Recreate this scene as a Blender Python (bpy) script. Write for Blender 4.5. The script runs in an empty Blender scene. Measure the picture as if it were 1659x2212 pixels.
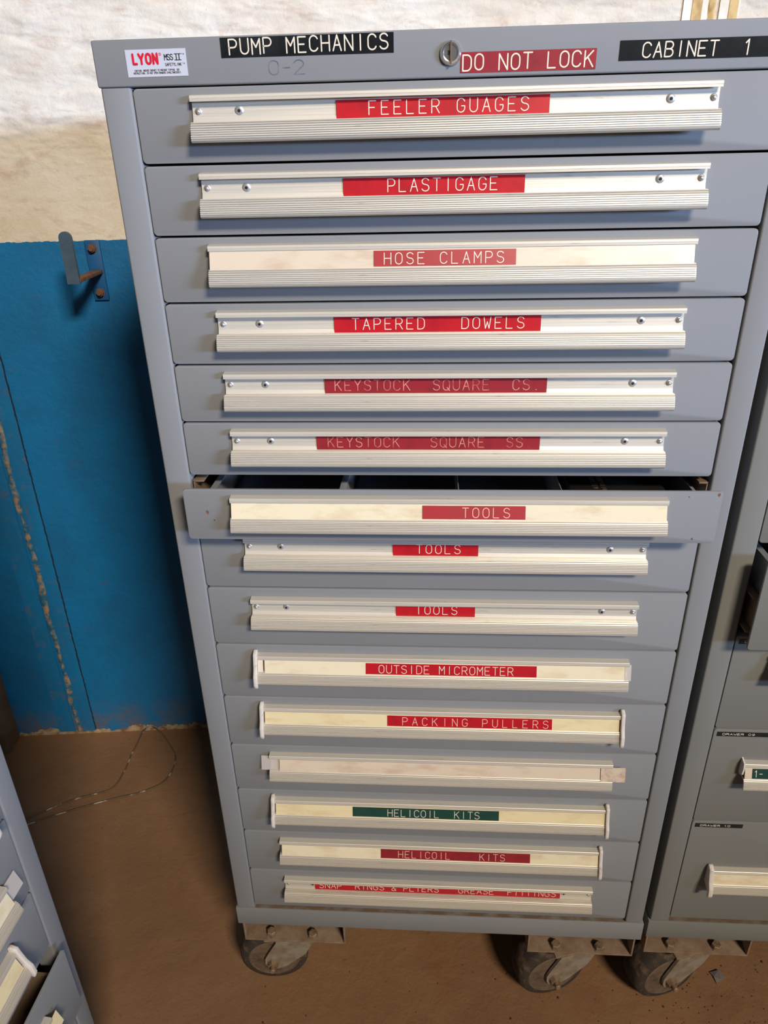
import bpy, bmesh, math, random
from mathutils import Vector, Matrix
random.seed(7)
R = math.radians
sc = bpy.context.scene
COL = sc.collection

# ------------------------------------------------------------------ camera
F_PX = 1537.0
cam = bpy.data.cameras.new('camera')
cam.sensor_fit = 'VERTICAL'
cam.sensor_height = 24.0
cam.sensor_width = 18.0
cam.lens = F_PX / 2212.0 * 24.0
cam.clip_start = 0.02
cam_ob = bpy.data.objects.new('camera', cam)
right = Vector((0.998188, 0.0566544, -0.0202719))
down = Vector((0.0064894, -0.4362927, -0.8997814))
fwd = Vector((-0.0598211, 0.8980195, -0.4358698))
m = Matrix((right, -down, -fwd)).transposed().to_4x4()
m.translation = Vector((0.357795, -0.878503, 1.532665))
cam_ob.matrix_world = m
COL.objects.link(cam_ob)
sc.camera = cam_ob

# ------------------------------------------------------------------ light
world = bpy.data.worlds.new('world')
sc.world = world
world.use_nodes = True
world.node_tree.nodes['Background'].inputs[0].default_value = (0.92, 0.95, 1.0, 1)
world.node_tree.nodes['Background'].inputs[1].default_value = 0.075


def area(name, loc, target, sx, sy, power, color):
    l = bpy.data.lights.new(name, 'AREA')
    l.shape = 'RECTANGLE'
    l.size, l.size_y = sx, sy
    l.energy = power
    l.color = color
    o = bpy.data.objects.new(name, l)
    o.location = loc
    o.rotation_euler = (Vector(target) - Vector(loc)).to_track_quat('-Z', 'Y').to_euler()
    COL.objects.link(o)
    return o


# warm high-bay shop lamp overhead to the front right; cool daylight from a door opening far right
hb = area('shop_lamp', (3.6, -6.0, 5.75), (0.2, 0.3, 1.55), 1.7, 0.8, 72, (1.0, 0.89, 0.74))
hb.data.spread = R(55)
dl = area('door_daylight', (6.3, -4.0, 2.16), (0.35, 0.0, 1.70), 2.7, 0.6, 23, (0.42, 0.61, 1.0))
dl.data.spread = R(25)
vs = sc.view_settings
vs.view_transform = 'Standard'
vs.look = 'None'
vs.gamma = 1.0
vs.use_curve_mapping = False
vs.exposure = 0.0

# ------------------------------------------------------------------ materials


def new_mat(name):
    mt = bpy.data.materials.new(name)
    mt.use_nodes = True
    nt = mt.node_tree
    return mt, nt, nt.nodes['Principled BSDF']


def lin(r, g, b):
    def f(c):
        c /= 255.0
        return c / 12.92 if c <= 0.04045 else ((c + 0.055) / 1.055) ** 2.4
    return (f(r), f(g), f(b), 1)


class N:
    """small node helper"""

    def __init__(s, nt):
        s.nt = nt
        s.tc = nt.nodes.new('ShaderNodeTexCoord')

    def mapped(s, scale=(1, 1, 1), rot=(0, 0, 0), loc=(0, 0, 0)):
        n = s.nt.nodes.new('ShaderNodeMapping')
        n.inputs['Scale'].default_value = scale
        n.inputs['Rotation'].default_value = rot
        n.inputs['Location'].default_value = loc
        s.nt.links.new(s.tc.outputs['Object'], n.inputs['Vector'])
        return n.outputs[0]

    def noise(s, scale, detail=4, rough=0.55, vec=None, dist=0.0):
        n = s.nt.nodes.new('ShaderNodeTexNoise')
        n.inputs['Scale'].default_value = scale
        n.inputs['Detail'].default_value = detail
        n.inputs['Roughness'].default_value = rough
        n.inputs['Distortion'].default_value = dist
        s.nt.links.new(vec if vec is not None else s.tc.outputs['Object'], n.inputs['Vector'])
        return n.outputs['Fac']

    def ramp(s, fac, p0, p1, c0=(0, 0, 0, 1), c1=(1, 1, 1, 1)):
        n = s.nt.nodes.new('ShaderNodeValToRGB')
        e = n.color_ramp.elements
        e[0].position, e[1].position = p0, p1
        e[0].color, e[1].color = c0, c1
        s.nt.links.new(fac, n.inputs[0])
        return n.outputs[0]

    def mix(s, fac, a, b, mode='MIX'):
        n = s.nt.nodes.new('ShaderNodeMix')
        n.data_type = 'RGBA'
        n.blend_type = mode
        for sock, v in ((n.inputs[0], fac), (n.inputs[6], a), (n.inputs[7], b)):
            if hasattr(v, 'is_linked'):
                s.nt.links.new(v, sock)
            else:
                sock.default_value = v
        return n.outputs[2]

    def math(s, op, a, b=0.0, clamp=False):
        n = s.nt.nodes.new('ShaderNodeMath')
        n.operation = op
        n.use_clamp = clamp
        for sock, v in ((n.inputs[0], a), (n.inputs[1], b)):
            if hasattr(v, 'is_linked'):
                s.nt.links.new(v, sock)
            else:
                sock.default_value = v
        return n.outputs[0]

    def sep(s):
        n = s.nt.nodes.new('ShaderNodeSeparateXYZ')
        s.nt.links.new(s.tc.outputs['Object'], n.inputs[0])
        return n.outputs

    def bump(s, h, strength, dist, bsdf, prev=None):
        n = s.nt.nodes.new('ShaderNodeBump')
        n.inputs['Strength'].default_value = strength
        n.inputs['Distance'].default_value = dist
        s.nt.links.new(h, n.inputs['Height'])
        if prev is not None:
            s.nt.links.new(prev, n.inputs['Normal'])
        s.nt.links.new(n.outputs[0], bsdf.inputs['Normal'])
        return n.outputs[0]


def simple(name, col, rough=0.5, metal=0.0, col2=None, nscale=20, p=(0.45, 0.7), bump=0.0, bscale=200, spec=0.5):
    mt, nt, b = new_mat(name)
    b.inputs['Roughness'].default_value = rough
    b.inputs['Metallic'].default_value = metal
    b.inputs['Specular IOR Level'].default_value = spec
    n = N(nt)
    if col2:
        c = n.mix(n.ramp(n.noise(nscale, 6, 0.6), *p), col, col2)
        nt.links.new(c, b.inputs['Base Color'])
    else:
        b.inputs['Base Color'].default_value = col
    if bump:
        n.bump(n.noise(bscale, 3), bump, 0.001, b)
    return mt


def paint_mat(name, col, dirt, amount=0.5):
    """grey enamel with faint orange peel and grubby specks"""
    mt, nt, b = new_mat(name)
    b.inputs['Roughness'].default_value = 0.6
    b.inputs['Specular IOR Level'].default_value = 0.08
    n = N(nt)
    soft = n.ramp(n.noise(5, 3), 0.35, 0.75)
    c = n.mix(n.math('MULTIPLY', soft, 0.25), col, tuple(x * 0.82 for x in col[:3]) + (1,))
    spk = n.ramp(n.noise(70, 2, 0.5), 0.76, 0.80)
    msk = n.ramp(n.noise(6, 2), 0.5, 0.62)
    c = n.mix(n.math('MULTIPLY', n.math('MULTIPLY', spk, msk), amount), c, dirt)
    nt.links.new(c, b.inputs['Base Color'])
    n.bump(n.noise(350, 2), 0.10, 0.0006, b)
    return mt


MAT = {}
MAT['paint'] = paint_mat('grey_enamel', lin(128, 128, 128), lin(70, 55, 42))
MAT['paint_olive'] = paint_mat('olive_grey_enamel', lin(122, 121, 116), lin(75, 58, 42), 0.8)
MAT['dark'] = simple('gap_shade', lin(20, 19, 19), 0.8)  # near-black colour standing in for the shade behind the drawer gaps
MAT['ledge'] = simple('dusty_ledge', lin(104, 84, 64), 0.9, 0, lin(128, 122, 114), 30)


def alu_mat(name, col, dirt, metal=0.45, rough=0.38):
    mt, nt, b = new_mat(name)
    b.inputs['Metallic'].default_value = metal
    b.inputs['Roughness'].default_value = rough
    n = N(nt)
    st = n.noise(1.0, 5, 0.65, n.mapped((6, 700, 700)))
    c = n.mix(n.ramp(st, 0.35, 0.7), col, tuple(x * 0.80 for x in col[:3]) + (1,))
    d = n.noise(1.0, 5, 0.7, n.mapped((25, 180, 260)))
    c = n.mix(n.math('MULTIPLY', n.ramp(d, 0.62, 0.75), 0.45), c, dirt)
    nt.links.new(c, b.inputs['Base Color'])
    return mt


MAT['alu'] = alu_mat('brushed_aluminium', lin(214, 205, 189), lin(125, 95, 74), 0.42, 0.48)
MAT['alu_bar'] = MAT['alu']


def card_mat(name, base, stain):
    mt, nt, b = new_mat(name)
    b.inputs['Roughness'].default_value = 0.35
    n = N(nt)
    a = n.noise(1.0, 5, 0.65, n.mapped((18, 60, 60)))
    c = n.mix(n.math('MULTIPLY', n.ramp(a, 0.50, 0.78), 0.65), base, stain)
    s2 = n.ramp(n.noise(60, 4, 0.7), 0.70, 0.76)
    c = n.mix(n.math('MULTIPLY', s2, 0.5), c, lin(120, 85, 55))
    nt.links.new(c, b.inputs['Base Color'])
    return mt


MAT['card'] = card_mat('yellowed_card', lin(222, 208, 176), lin(186, 156, 112))
MAT['card_yellow'] = card_mat('cream_card', lin(220, 203, 160), lin(190, 162, 116))
MAT['card_pink'] = card_mat('grubby_card', lin(206, 188, 164), lin(170, 136, 104))
MAT['red'] = simple('red_tape', lin(176, 22, 32), 0.32, 0, lin(158, 20, 30), 40)
MAT['red_dull'] = simple('faded_red_tape', lin(140, 34, 42), 0.35, 0, lin(122, 32, 38), 40)
MAT['red_pink'] = simple('pale_red_tape', lin(162, 46, 50), 0.35, 0, lin(150, 52, 48), 30)
MAT['black'] = simple('black_tape', lin(22, 24, 25), 0.22, 0, lin(36, 38, 38), 25)
MAT['green'] = simple('green_tape', lin(28, 62, 52), 0.3, 0, lin(40, 66, 58), 40)
MAT['ink'] = simple('embossed_white', lin(218, 204, 182), 0.4)
MAT['ink_faint'] = simple('worn_embossing', lin(205, 140, 120), 0.45, 0, lin(150, 60, 58), 90, (0.4, 0.7))
MAT['ink_pink'] = simple('pinkish_embossing', lin(226, 176, 160), 0.45)
MAT['pencil'] = simple('pencil', lin(84, 84, 90), 0.7, 0, lin(118, 119, 122), 120)
MAT['plate'] = simple('silver_plate', lin(205, 205, 212), 0.35, 0.25)
MAT['print_red'] = simple('red_print', lin(200, 16, 46), 0.4)
MAT['print_black'] = simple('black_print', lin(28, 28, 32), 0.5)
MAT['chrome'] = simple('chrome', lin(205, 203, 200), 0.18, 0.9)
MAT['rivet'] = simple('rivet_steel', lin(178, 175, 170), 0.35, 0.6)
MAT['hole'] = simple('black_hole', lin(12, 12, 12), 0.8)
MAT['cap'] = simple('white_end_cap_plastic', lin(204, 194, 183), 0.5, 0, lin(160, 146, 132), 90, (0.55, 0.75))
MAT['steel_dust'] = simple('dusty_steel', lin(135, 112, 90), 0.85, 0.0, lin(105, 82, 62), 35, (0.35, 0.7), 0.4, 300)
MAT['zinc'] = simple('zinc_plate', lin(150, 140, 124), 0.55, 0.3, lin(120, 102, 82), 40, (0.4, 0.7), 0.3, 300)
MAT['bolt'] = simple('grimy_bolt', lin(140, 116, 92), 0.6, 0.3, lin(100, 76, 56), 90)
MAT['rubber'] = simple('dirty_tyre', lin(50, 41, 33), 0.85, 0.0, lin(104, 82, 60), 50, (0.48, 0.68), 0.8, 160)
MAT['hub'] = simple('wheel_hub', lin(104, 86, 70), 0.75, 0.1, lin(76, 60, 47), 50)
MAT['tray'] = simple('galvanised_tray', lin(150, 152, 160), 0.45, 0.3)
MAT['slide'] = simple('brown_slide_rail', lin(120, 98, 78), 0.6, 0.2)
MAT['case'] = simple('black_case_plastic', lin(26, 23, 22), 0.5)
MAT['case_text'] = simple('case_print', lin(120, 95, 72), 0.5)
MAT['hook'] = simple('blue_grey_hook', lin(70, 92, 112), 0.6, 0.1, lin(58, 78, 100), 30)
MAT['hook_plate'] = simple('blue_painted_plate', lin(14, 84, 138), 0.55, 0.0, lin(20, 70, 112), 40)
MAT['rust'] = simple('rusty_steel', lin(118, 84, 62), 0.85, 0.1, lin(90, 60, 44), 60, (0.35, 0.7), 0.5, 300)
MAT['wire'] = simple('dusty_wire', lin(92, 76, 58), 0.7, 0.1, lin(170, 160, 148), 30, (0.54, 0.6))
MAT['crumb'] = simple('dark_crumbs', lin(86, 60, 41), 0.95)
MAT['flake'] = simple('grey_flake', lin(120, 112, 108), 0.6, 0.2)
MAT['column'] = simple('dirty_brown_column', lin(120, 98, 74), 0.85, 0.0, lin(95, 70, 48), 10, (0.35, 0.7), 0.4, 100)

# clear plastic strip
mt, nt, b = new_mat('clear_strip')
b.inputs['Base Color'].default_value = lin(225, 215, 205)
b.inputs['Roughness'].default_value = 0.3
b.inputs['Alpha'].default_value = 0.38
MAT['clear'] = mt
mt, nt, b = new_mat('stained_clear_strip')
n = N(nt)
c = n.mix(n.ramp(n.noise(60, 5, 0.7), 0.4, 0.7), lin(214, 194, 172), lin(170, 135, 110))
nt.links.new(c, b.inputs['Base Color'])
b.inputs['Roughness'].default_value = 0.4
b.inputs['Alpha'].default_value = 0.8
MAT['clear_stained'] = mt

# plastered wall: cream white above, glossy blue dado below
mt, nt, b = new_mat('painted_plaster_wall')
n = N(nt)
xyz = n.sep()
white = n.mix(n.ramp(n.noise(5, 6, 0.65), 0.40, 0.75), lin(224, 216, 202), lin(202, 184, 160))
white = n.mix(n.math('MULTIPLY', n.ramp(n.noise(1.0, 5, 0.7, n.mapped((12, 12, 24), (0, R(40), 0)), 0.4), 0.52, 0.72), 0.5), white, lin(178, 140, 120))
scr = n.ramp(n.noise(1.0, 6, 0.75, n.mapped((14, 14, 130), (0, R(8), 0))), 0.66, 0.70)
scrm = n.ramp(n.noise(7, 2), 0.46, 0.62)
white = n.mix(n.math('MULTIPLY', n.math('MULTIPLY', scr, scrm), 0.6), white, lin(120, 98, 76))
spk = n.ramp(n.noise(95, 5, 0.75), 0.60, 0.72)
white = n.mix(n.math('MULTIPLY', spk, 0.55), white, lin(165, 128, 104))
blue = n.mix(n.ramp(n.noise(7, 5, 0.6), 0.35, 0.7), lin(14, 112, 168), lin(22, 98, 148))
blot = n.ramp(n.noise(16, 6, 0.7, None, 0.6), 0.62, 0.74)
blue = n.mix(n.math('MULTIPLY', blot, 0.40), blue, lin(88, 78, 82))
low = n.math('ADD', n.math('MULTIPLY', xyz[2], -9.0), 1.15)
lowm = n.math('MULTIPLY', n.math('MULTIPLY', low, 1.0, True), n.ramp(n.noise(14, 5, 0.7), 0.40, 0.62))
blue = n.mix(n.math('MULTIPLY', lowm, 0.8), blue, lin(110, 92, 72))
edge = n.math('ADD', xyz[2], n.math('MULTIPLY', n.math('SUBTRACT', n.noise(45, 3), 0.5), 0.010))
isblue = n.math('LESS_THAN', edge, 1.401)
col = n.mix(isblue, white, blue)
skirt = n.math('ADD', xyz[2], n.math('MULTIPLY', n.math('SUBTRACT', n.noise(16, 5, 0.7), 0.5), 0.09))
isskirt = n.math('LESS_THAN', skirt, 0.018)
col = n.mix(isskirt, col, n.mix(n.ramp(n.noise(40, 5), 0.4, 0.62), lin(178, 158, 128), lin(120, 92, 66)))
nt.links.new(col, b.inputs['Base Color'])
rg = n.math('SUBTRACT', 0.75, n.math('MULTIPLY', isblue, 0.28))
nt.links.new(rg, b.inputs['Roughness'])
wav = n.noise(1.0, 2, 0.45, n.mapped((9, 9, 26), (0, R(45), 0)), 0.25)
wmask = n.math('ADD', n.math('MULTIPLY', n.ramp(n.math('SUBTRACT', xyz[2], 0.62), 0.86, 1.0), 0.9), 0.06)
b1 = n.bump(n.math('MULTIPLY', wav, wmask), 0.6, 0.024, b)
b2 = n.bump(n.noise(60, 6, 0.7), 0.42, 0.0045, b, b1)
MAT['wall'] = mt

# brown dusty concrete floor
mt, nt, b = new_mat('dusty_concrete_floor')
n = N(nt)
col = n.mix(n.ramp(n.noise(3, 6, 0.6), 0.3, 0.7), lin(140, 104, 72), lin(122, 88, 57))
col = n.mix(n.math('MULTIPLY', n.ramp(n.noise(4.2, 4, 0.6, n.mapped((1, 1, 1), (0, 0, 0), (3, 1, 0))), 0.62, 0.74), 0.5), col, lin(128, 76, 48))
col = n.mix(n.math('MULTIPLY', n.ramp(n.noise(150, 2, 0.5), 0.74, 0.77), 0.8), col, lin(60, 38, 24))
col = n.mix(n.math('MULTIPLY', n.ramp(n.noise(45, 3, 0.5), 0.70, 0.74), 0.35), col, lin(80, 52, 32))
nt.links.new(col, b.inputs['Base Color'])
b.inputs['Roughness'].default_value = 0.62
b1 = n.bump(n.noise(14, 5, 0.6, None, 0.25), 0.4, 0.010, b)
n.bump(n.noise(160, 4), 0.3, 0.002, b, b1)
MAT['floor'] = mt

# ------------------------------------------------------------------ mesh helper


class MB:
    def __init__(s):
        s.bm = bmesh.new()
        s.mats = []

    def mi(s, mat):
        if mat not in s.mats:
            s.mats.append(mat)
        return s.mats.index(mat)

    def _mark(s, faces, mat):
        i = s.mi(mat)
        for f in faces:
            f.material_index = i

    def box(s, x0, x1, y0, y1, z0, z1, mat, bev=0.0, seg=2, mtx=None):
        t = bmesh.new()
        bmesh.ops.create_cube(t, size=1)
        for v in t.verts:
            v.co = Vector((x0 + (v.co.x + .5) * (x1 - x0), y0 + (v.co.y + .5) * (y1 - y0), z0 + (v.co.z + .5) * (z1 - z0)))
        if bev:
            bmesh.ops.bevel(t, geom=list(t.edges), offset=bev, segments=seg, profile=0.5, affect='EDGES')
        s._merge(t, mat, mtx)
        return s

    def _merge(s, t, mat, mtx=None):
        mp = {}
        for v in t.verts:
            mp[v] = s.bm.verts.new(mtx @ v.co if mtx else v.co)
        fs = []
        for f in t.faces:
            try:
                fs.append(s.bm.faces.new([mp[v] for v in f.verts]))
            except ValueError:
                pass
        s._mark(fs, mat)
        t.free()

    def loops(s, loops, mat, cap0=True, cap1=True, closed=True):
        """skin a list of equal-length point loops"""
        vl = [[s.bm.verts.new(p) for p in lp] for lp in loops]
        fs = []
        n = len(vl[0])
        for a, b in zip(vl, vl[1:]):
            for i in range(n if closed else n - 1):
                j = (i + 1) % n
                fs.append(s.bm.faces.new((a[i], a[j], b[j], b[i])))
        if cap0:
            fs.append(s.bm.faces.new(list(reversed(vl[0]))))
        if cap1:
            fs.append(s.bm.faces.new(vl[-1]))
        s._mark(fs, mat)
        return s

    def cyl(s, p0, p1, r0, mat, r1=None, seg=16, cap=True):
        p0, p1 = Vector(p0), Vector(p1)
        r1 = r0 if r1 is None else r1
        d = (p1 - p0).normalized()
        a = d.orthogonal().normalized()
        b = d.cross(a)
        lp = []
        for p, r in ((p0, r0), (p1, r1)):
            lp.append([p + r * (math.cos(2 * math.pi * i / seg) * a + math.sin(2 * math.pi * i / seg) * b) for i in range(seg)])
        s.loops(lp, mat, cap, cap)
        return s

    def lathe(s, origin, axis, prof, mat, seg=32):
        """prof: list of (distance along axis, radius)"""
        o, d = Vector(origin), Vector(axis).normalized()
        a = d.orthogonal().normalized()
        b = d.cross(a)
        lp = [[o + d * t + max(r, 1e-5) * (math.cos(2 * math.pi * i / seg) * a + math.sin(2 * math.pi * i / seg) * b) for i in range(seg)] for t, r in prof]
        s.loops(lp, mat)
        return s

    def prism(s, pts, axis, a0, a1, mat):
        """pts 2D polygon; axis 'x': (y,z), 'y': (x,z), 'z': (x,y)"""
        def P(p, t):
            return {'x': (t, p[0], p[1]), 'y': (p[0], t, p[1]), 'z': (p[0], p[1], t)}[axis]
        s.loops([[Vector(P(p, a0)) for p in pts], [Vector(P(p, a1)) for p in pts]], mat)
        return s

    def tube(s, pts, r, mat, seg=8):
        pts = [Vector(p) for p in pts]
        lp = []
        for i, p in enumerate(pts):
            d = (pts[min(i + 1, len(pts) - 1)] - pts[max(i - 1, 0)]).normalized()
            up = Vector((0, 0, 1)) if abs(d.z) < 0.9 else Vector((1, 0, 0))
            a = d.cross(up).normalized()
            b = d.cross(a)
            rr = r[i] if isinstance(r, (list, tuple)) else r
            lp.append([p + rr * (math.cos(2 * math.pi * k / seg) * a + math.sin(2 * math.pi * k / seg) * b) for k in range(seg)])
        s.loops(lp, mat)
        return s

    def build(s, name, parent=None, smooth=30, loc=None, recalc=True):
        if recalc:
            bmesh.ops.recalc_face_normals(s.bm, faces=list(s.bm.faces))
        me = bpy.data.meshes.new(name)
        s.bm.to_mesh(me)
        s.bm.free()
        for mname in s.mats:
            me.materials.append(MAT[mname])
        if smooth:
            for p in me.polygons:
                p.use_smooth = True
            me.set_sharp_from_angle(angle=R(smooth))
        return link(name, me, parent, loc)


def link(name, me, parent=None, loc=None):
    o = bpy.data.objects.new(name, me)
    COL.objects.link(o)
    if parent:
        o.parent = parent
    if loc is not None:
        o.location = loc
    return o


def empty(name, loc, rz=0.0):
    o = bpy.data.objects.new(name, None)
    o.empty_display_size = 0.05
    COL.objects.link(o)
    o.location = loc
    o.rotation_euler = (0, 0, rz)
    return o


def tag(o, label, cat, group=None, kind=None):
    o['label'] = label
    o['category'] = cat
    if group:
        o['group'] = group
    if kind:
        o['kind'] = kind
    return o


def struct(o):
    o['kind'] = 'structure'
    return o


# ------------------------------------------------------------------ stroke lettering


def arc(cx, cy, rx, ry, a0, a1, n=8):
    return [(cx + rx * math.cos(R(a0 + (a1 - a0) * i / n)), cy + ry * math.sin(R(a0 + (a1 - a0) * i / n))) for i in range(n + 1)]


W_ = 0.62
GL = {
    'A': [[(0, 0), (.31, 1), (.62, 0)], [(.12, .36), (.5, .36)]],
    'B': [[(0, 0), (0, 1), (.34, 1)] + arc(.34, .76, .24, .24, 90, -90) + [(0, .52)], [(.34, .52)] + arc(.34, .26, .28, .26, 90, -90) + [(0, 0)]],
    'C': [arc(.31, .70, .31, .30, 20, 180) + arc(.31, .30, .31, .30, 180, 340)],
    'D': [[(0, 0), (0, 1), (.28, 1)] + arc(.28, .66, .34, .34, 90, 0) + arc(.28, .34, .34, .34, 0, -90) + [(0, 0)]],
    'E': [[(.58, 0), (0, 0), (0, 1), (.58, 1)], [(0, .52), (.46, .52)]],
    'F': [[(0, 0), (0, 1), (.58, 1)], [(0, .52), (.46, .52)]],
    'G': [arc(.31, .70, .31, .30, 20, 180) + arc(.31, .30, .31, .30, 180, 360) + [(.62, .46), (.36, .46)]],
    'H': [[(0, 0), (0, 1)], [(.62, 0), (.62, 1)], [(0, .52), (.62, .52)]],
    'I': [[(.31, 0), (.31, 1)]],
    'K': [[(0, 0), (0, 1)], [(.58, 1), (0, .42)], [(.20, .62), (.62, 0)]],
    'L': [[(0, 1), (0, 0), (.56, 0)]],
    'M': [[(0, 0), (0, 1), (.31, .45), (.62, 1), (.62, 0)]],
    'N': [[(0, 0), (0, 1), (.62, 0), (.62, 1)]],
    'O': [arc(.31, .68, .31, .32, 0, 180) + arc(.31, .32, .31, .32, 180, 360) + [(.62, .68)]],
    'P': [[(0, 0), (0, 1), (.34, 1)] + arc(.34, .73, .27, .27, 90, -90) + [(0, .46)]],
    'R': [[(0, 0), (0, 1), (.34, 1)] + arc(.34, .74, .26, .26, 90, -90) + [(0, .48)], [(.32, .48), (.62, 0)]],
    'S': [arc(.31, .76, .29, .24, 20, 270) + arc(.31, .26, .31, .26, 90, -160)],
    'T': [[(0, 1), (.62, 1)], [(.31, 1), (.31, 0)]],
    'U': [[(0, 1), (0, .3)] + arc(.31, .3, .31, .3, 180, 360) + [(.62, 1)]],
    'V': [[(0, 1), (.31, 0), (.62, 1)]],
    'W': [[(0, 1), (.14, 0), (.31, .6), (.48, 0), (.62, 1)]],
    'Y': [[(0, 1), (.31, .5), (.62, 1)], [(.31, .5), (.31, 0)]],
    '0': [arc(.31, .68, .29, .32, 0, 180) + arc(.31, .32, .29, .32, 180, 360) + [(.60, .68)]],
    '1': [[(.14, .78), (.34, 1), (.34, 0)]],
    '2': [arc(.31, .72, .29, .28, 160, -30) + [(.02, 0), (.62, 0)]],
    '8': [arc(.31, .75, .25, .25, 0, 360), arc(.31, .26, .29, .26, 0, 360)],
    '9': [arc(.33, .70, .27, .30, 0, 360) + [(.60, .70), (.56, .3), (.36, 0), (.12, .03)]],
    '-': [[(.10, .48), (.52, .48)]],
    '.': [[(.28, .02), (.34, .02)]],
    ',': [[(.32, .06), (.24, -.14)]],
    ':': [[(.29, .66), (.33, .66)], [(.29, .1), (.33, .1)]],
    '&': [[(.62, 0), (.14, .72)] + arc(.30, .80, .17, .2, 200, -20) + [(.08, .36)] + arc(.26, .22, .24, .22, 150, 330) + [(.60, .42)]],
}
GL['Q'] = GL['O'] + [[(.38, .26), (.64, -.04)]]
GL['2'] = [arc(.31, .72, .29, .28, 160, -20) + [(.0, 0), (.62, 0)]]


kseg = [0]


def stroke(mb, pts, th, P, mat, lift, h):
    """one embossed polyline; P maps (u,v,w) to 3D"""
    n8 = 8
    for (a, b) in zip(pts, pts[1:]):
        dx, dy = b[0] - a[0], b[1] - a[1]
        L = math.hypot(dx, dy)
        if L < 1e-9:
            continue
        px, py = -dy / L * th / 2, dx / L * th / 2
        q = [(a[0] + px, a[1] + py), (b[0] + px, b[1] + py), (b[0] - px, b[1] - py), (a[0] - px, a[1] - py)]
        hk_ = lift + h * (1 - 0.05 * (kseg[0] % 5))
        kseg[0] += 1
        top = [mb.bm.verts.new(P(u, v, hk_)) for u, v in q]
        bot = [mb.bm.verts.new(P(u, v, lift)) for u, v in q]
        fs = [mb.bm.faces.new(top)]
        for i in (0, 2):
            j = (i + 1) % 4
            fs.append(mb.bm.faces.new((top[j], top[i], bot[i], bot[j])))
        mb._mark(fs, mat)
    for k, a in enumerate(pts):
        c = [mb.bm.verts.new(P(a[0] + th / 2 * math.cos(2 * math.pi * i / n8), a[1] + th / 2 * math.sin(2 * math.pi * i / n8), lift + h * (0.70 - 0.004 * (k % 9)))) for i in range(n8)]
        mb._mark([mb.bm.faces.new(c)], mat)


def text(mb, s, u0, u1, v0, hgt, P, mat, th=0.09, lift=0.0002, emb=0.0004, gw=None, wob=0.0, slant=0.0):
    """monospaced stroke text between u0 and u1, baseline v0, cap height hgt"""
    n = len(s)
    g = gw if gw else W_ * hgt
    adv = (u1 - u0 - g) / (n - 1) if n > 1 else 0
    g = min(g, adv * 0.82) if n > 1 else g
    for i, ch in enumerate(s):
        if ch == ' ':
            continue
        dv = random.uniform(-wob, wob) * hgt
        for pl in GL[ch]:
            pts = [(u0 + adv * i + x / W_ * g + slant * y * hgt, v0 + dv + y * hgt) for x, y in pl]
            stroke(mb, pts, th * hgt, P, mat, lift, emb)


def plane_map(o, u, v):
    o, u, v = Vector(o), Vector(u).normalized(), Vector(v).normalized()
    nrm = u.cross(v)
    return lambda a, b, c: o + u * a + v * b + nrm * c


def tape(P, u0, u1, v0, v1, mat, th=0.0003):
    mb = MB()
    q = [(u0, v0), (u1, v0), (u1, v1), (u0, v1)]
    mb.loops([[P(u, v, -0.0002) for u, v in q], [P(u, v, th) for u, v in q]], mat)
    return mb


# ------------------------------------------------------------------ cabinets
INCH = 0.0254
WID, DEP = 0.762, 0.7176
OB, OT = 0.270, 0.270 + 53 * INCH        # bottom and top of the drawer opening
XL, XR = 0.034, 0.730                    # inner edges of the front posts
GAP = 0.0012


def frame_front(name, z0, z1, parent, mat, x0=XL, x1=XR, y=0.0012, th=0.016):
    """a pressed drawer front: rounded corners, softened rim, folded back"""
    r, c = 0.005, 0.0012
    a0, a1, b0, b1 = x0 + GAP, x1 - GAP, z0 + GAP, z1 - GAP

    def ring(ins, yy):
        pts = []
        rr = max(r - ins, 0.001)
        for cx, cz, s0 in ((a1 - r, b1 - r, 0), (a0 + r, b1 - r, 90), (a0 + r, b0 + r, 180), (a1 - r, b0 + r, 270)):
            for k in range(5):
                t = R(s0 + 90 * k / 4)
                pts.append(Vector((cx + rr * math.cos(t), yy, cz + rr * math.sin(t))))
        return pts
    mb = MB()
    mb.loops([ring(0, y + th), ring(0, y + c), ring(c * 0.3, y + c * 0.3), ring(c, y)], mat)
    return mb.build(name, parent, 40)


# pull profile, (protrusion, drop below the handle datum)
def lip_p(t):
    """convex front of the lip: protrusion along its height t in 0..1"""
    return 0.0158 + 0.0020 * math.sin(min(t / 0.3, 1.0) * math.pi / 2) + 0.0046 * min(t / 0.85, 1.0)


LIPF = []
nr = 8
for k in range(nr):
    for f_, dep in ((0.0, 0.0), (0.42, 0.0), (0.52, 0.0016), (0.90, 0.0016)):
        t = (k + f_) / nr
        LIPF.append((lip_p(t) - dep, 0.0358 + 0.0172 * t))
STEP = []
for k in range(3):
    q = 0.0070 + 0.0026 * k
    dz_ = 0.0366 - 0.0002 * k
    STEP += [(q, dz_), (q + 0.0004, dz_ - 0.0007), (q + 0.0014, dz_ - 0.0007), (q + 0.0018, dz_)]
PROF = [(0.0, 0.0086), (0.0010, 0.0084), (0.0070, 0.0092), (0.0096, 0.0097), (0.0103, 0.0103), (0.0107, 0.0128), (0.0103, 0.0131), (0.0103, 0.0134), (0.0108, 0.0137), (0.0109, 0.0157), (0.0086, 0.0157), (0.0080, 0.0128), (0.0030, 0.0125),
        (0.0031, 0.0230), (0.0042, 0.0315), (0.0064, 0.0366)] + STEP + LIPF + [(lip_p(1.0), 0.0530), (lip_p(1.0) - 0.0003, 0.0538), (0.0195, 0.0556), (0.0185, 0.0550), (0.0190, 0.0500), (0.0150, 0.0385), (0.0040, 0.0385), (0.0, 0.0380)]
PROF = [(a, -b) for a, b in PROF]
_pull_cache = {}


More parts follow.
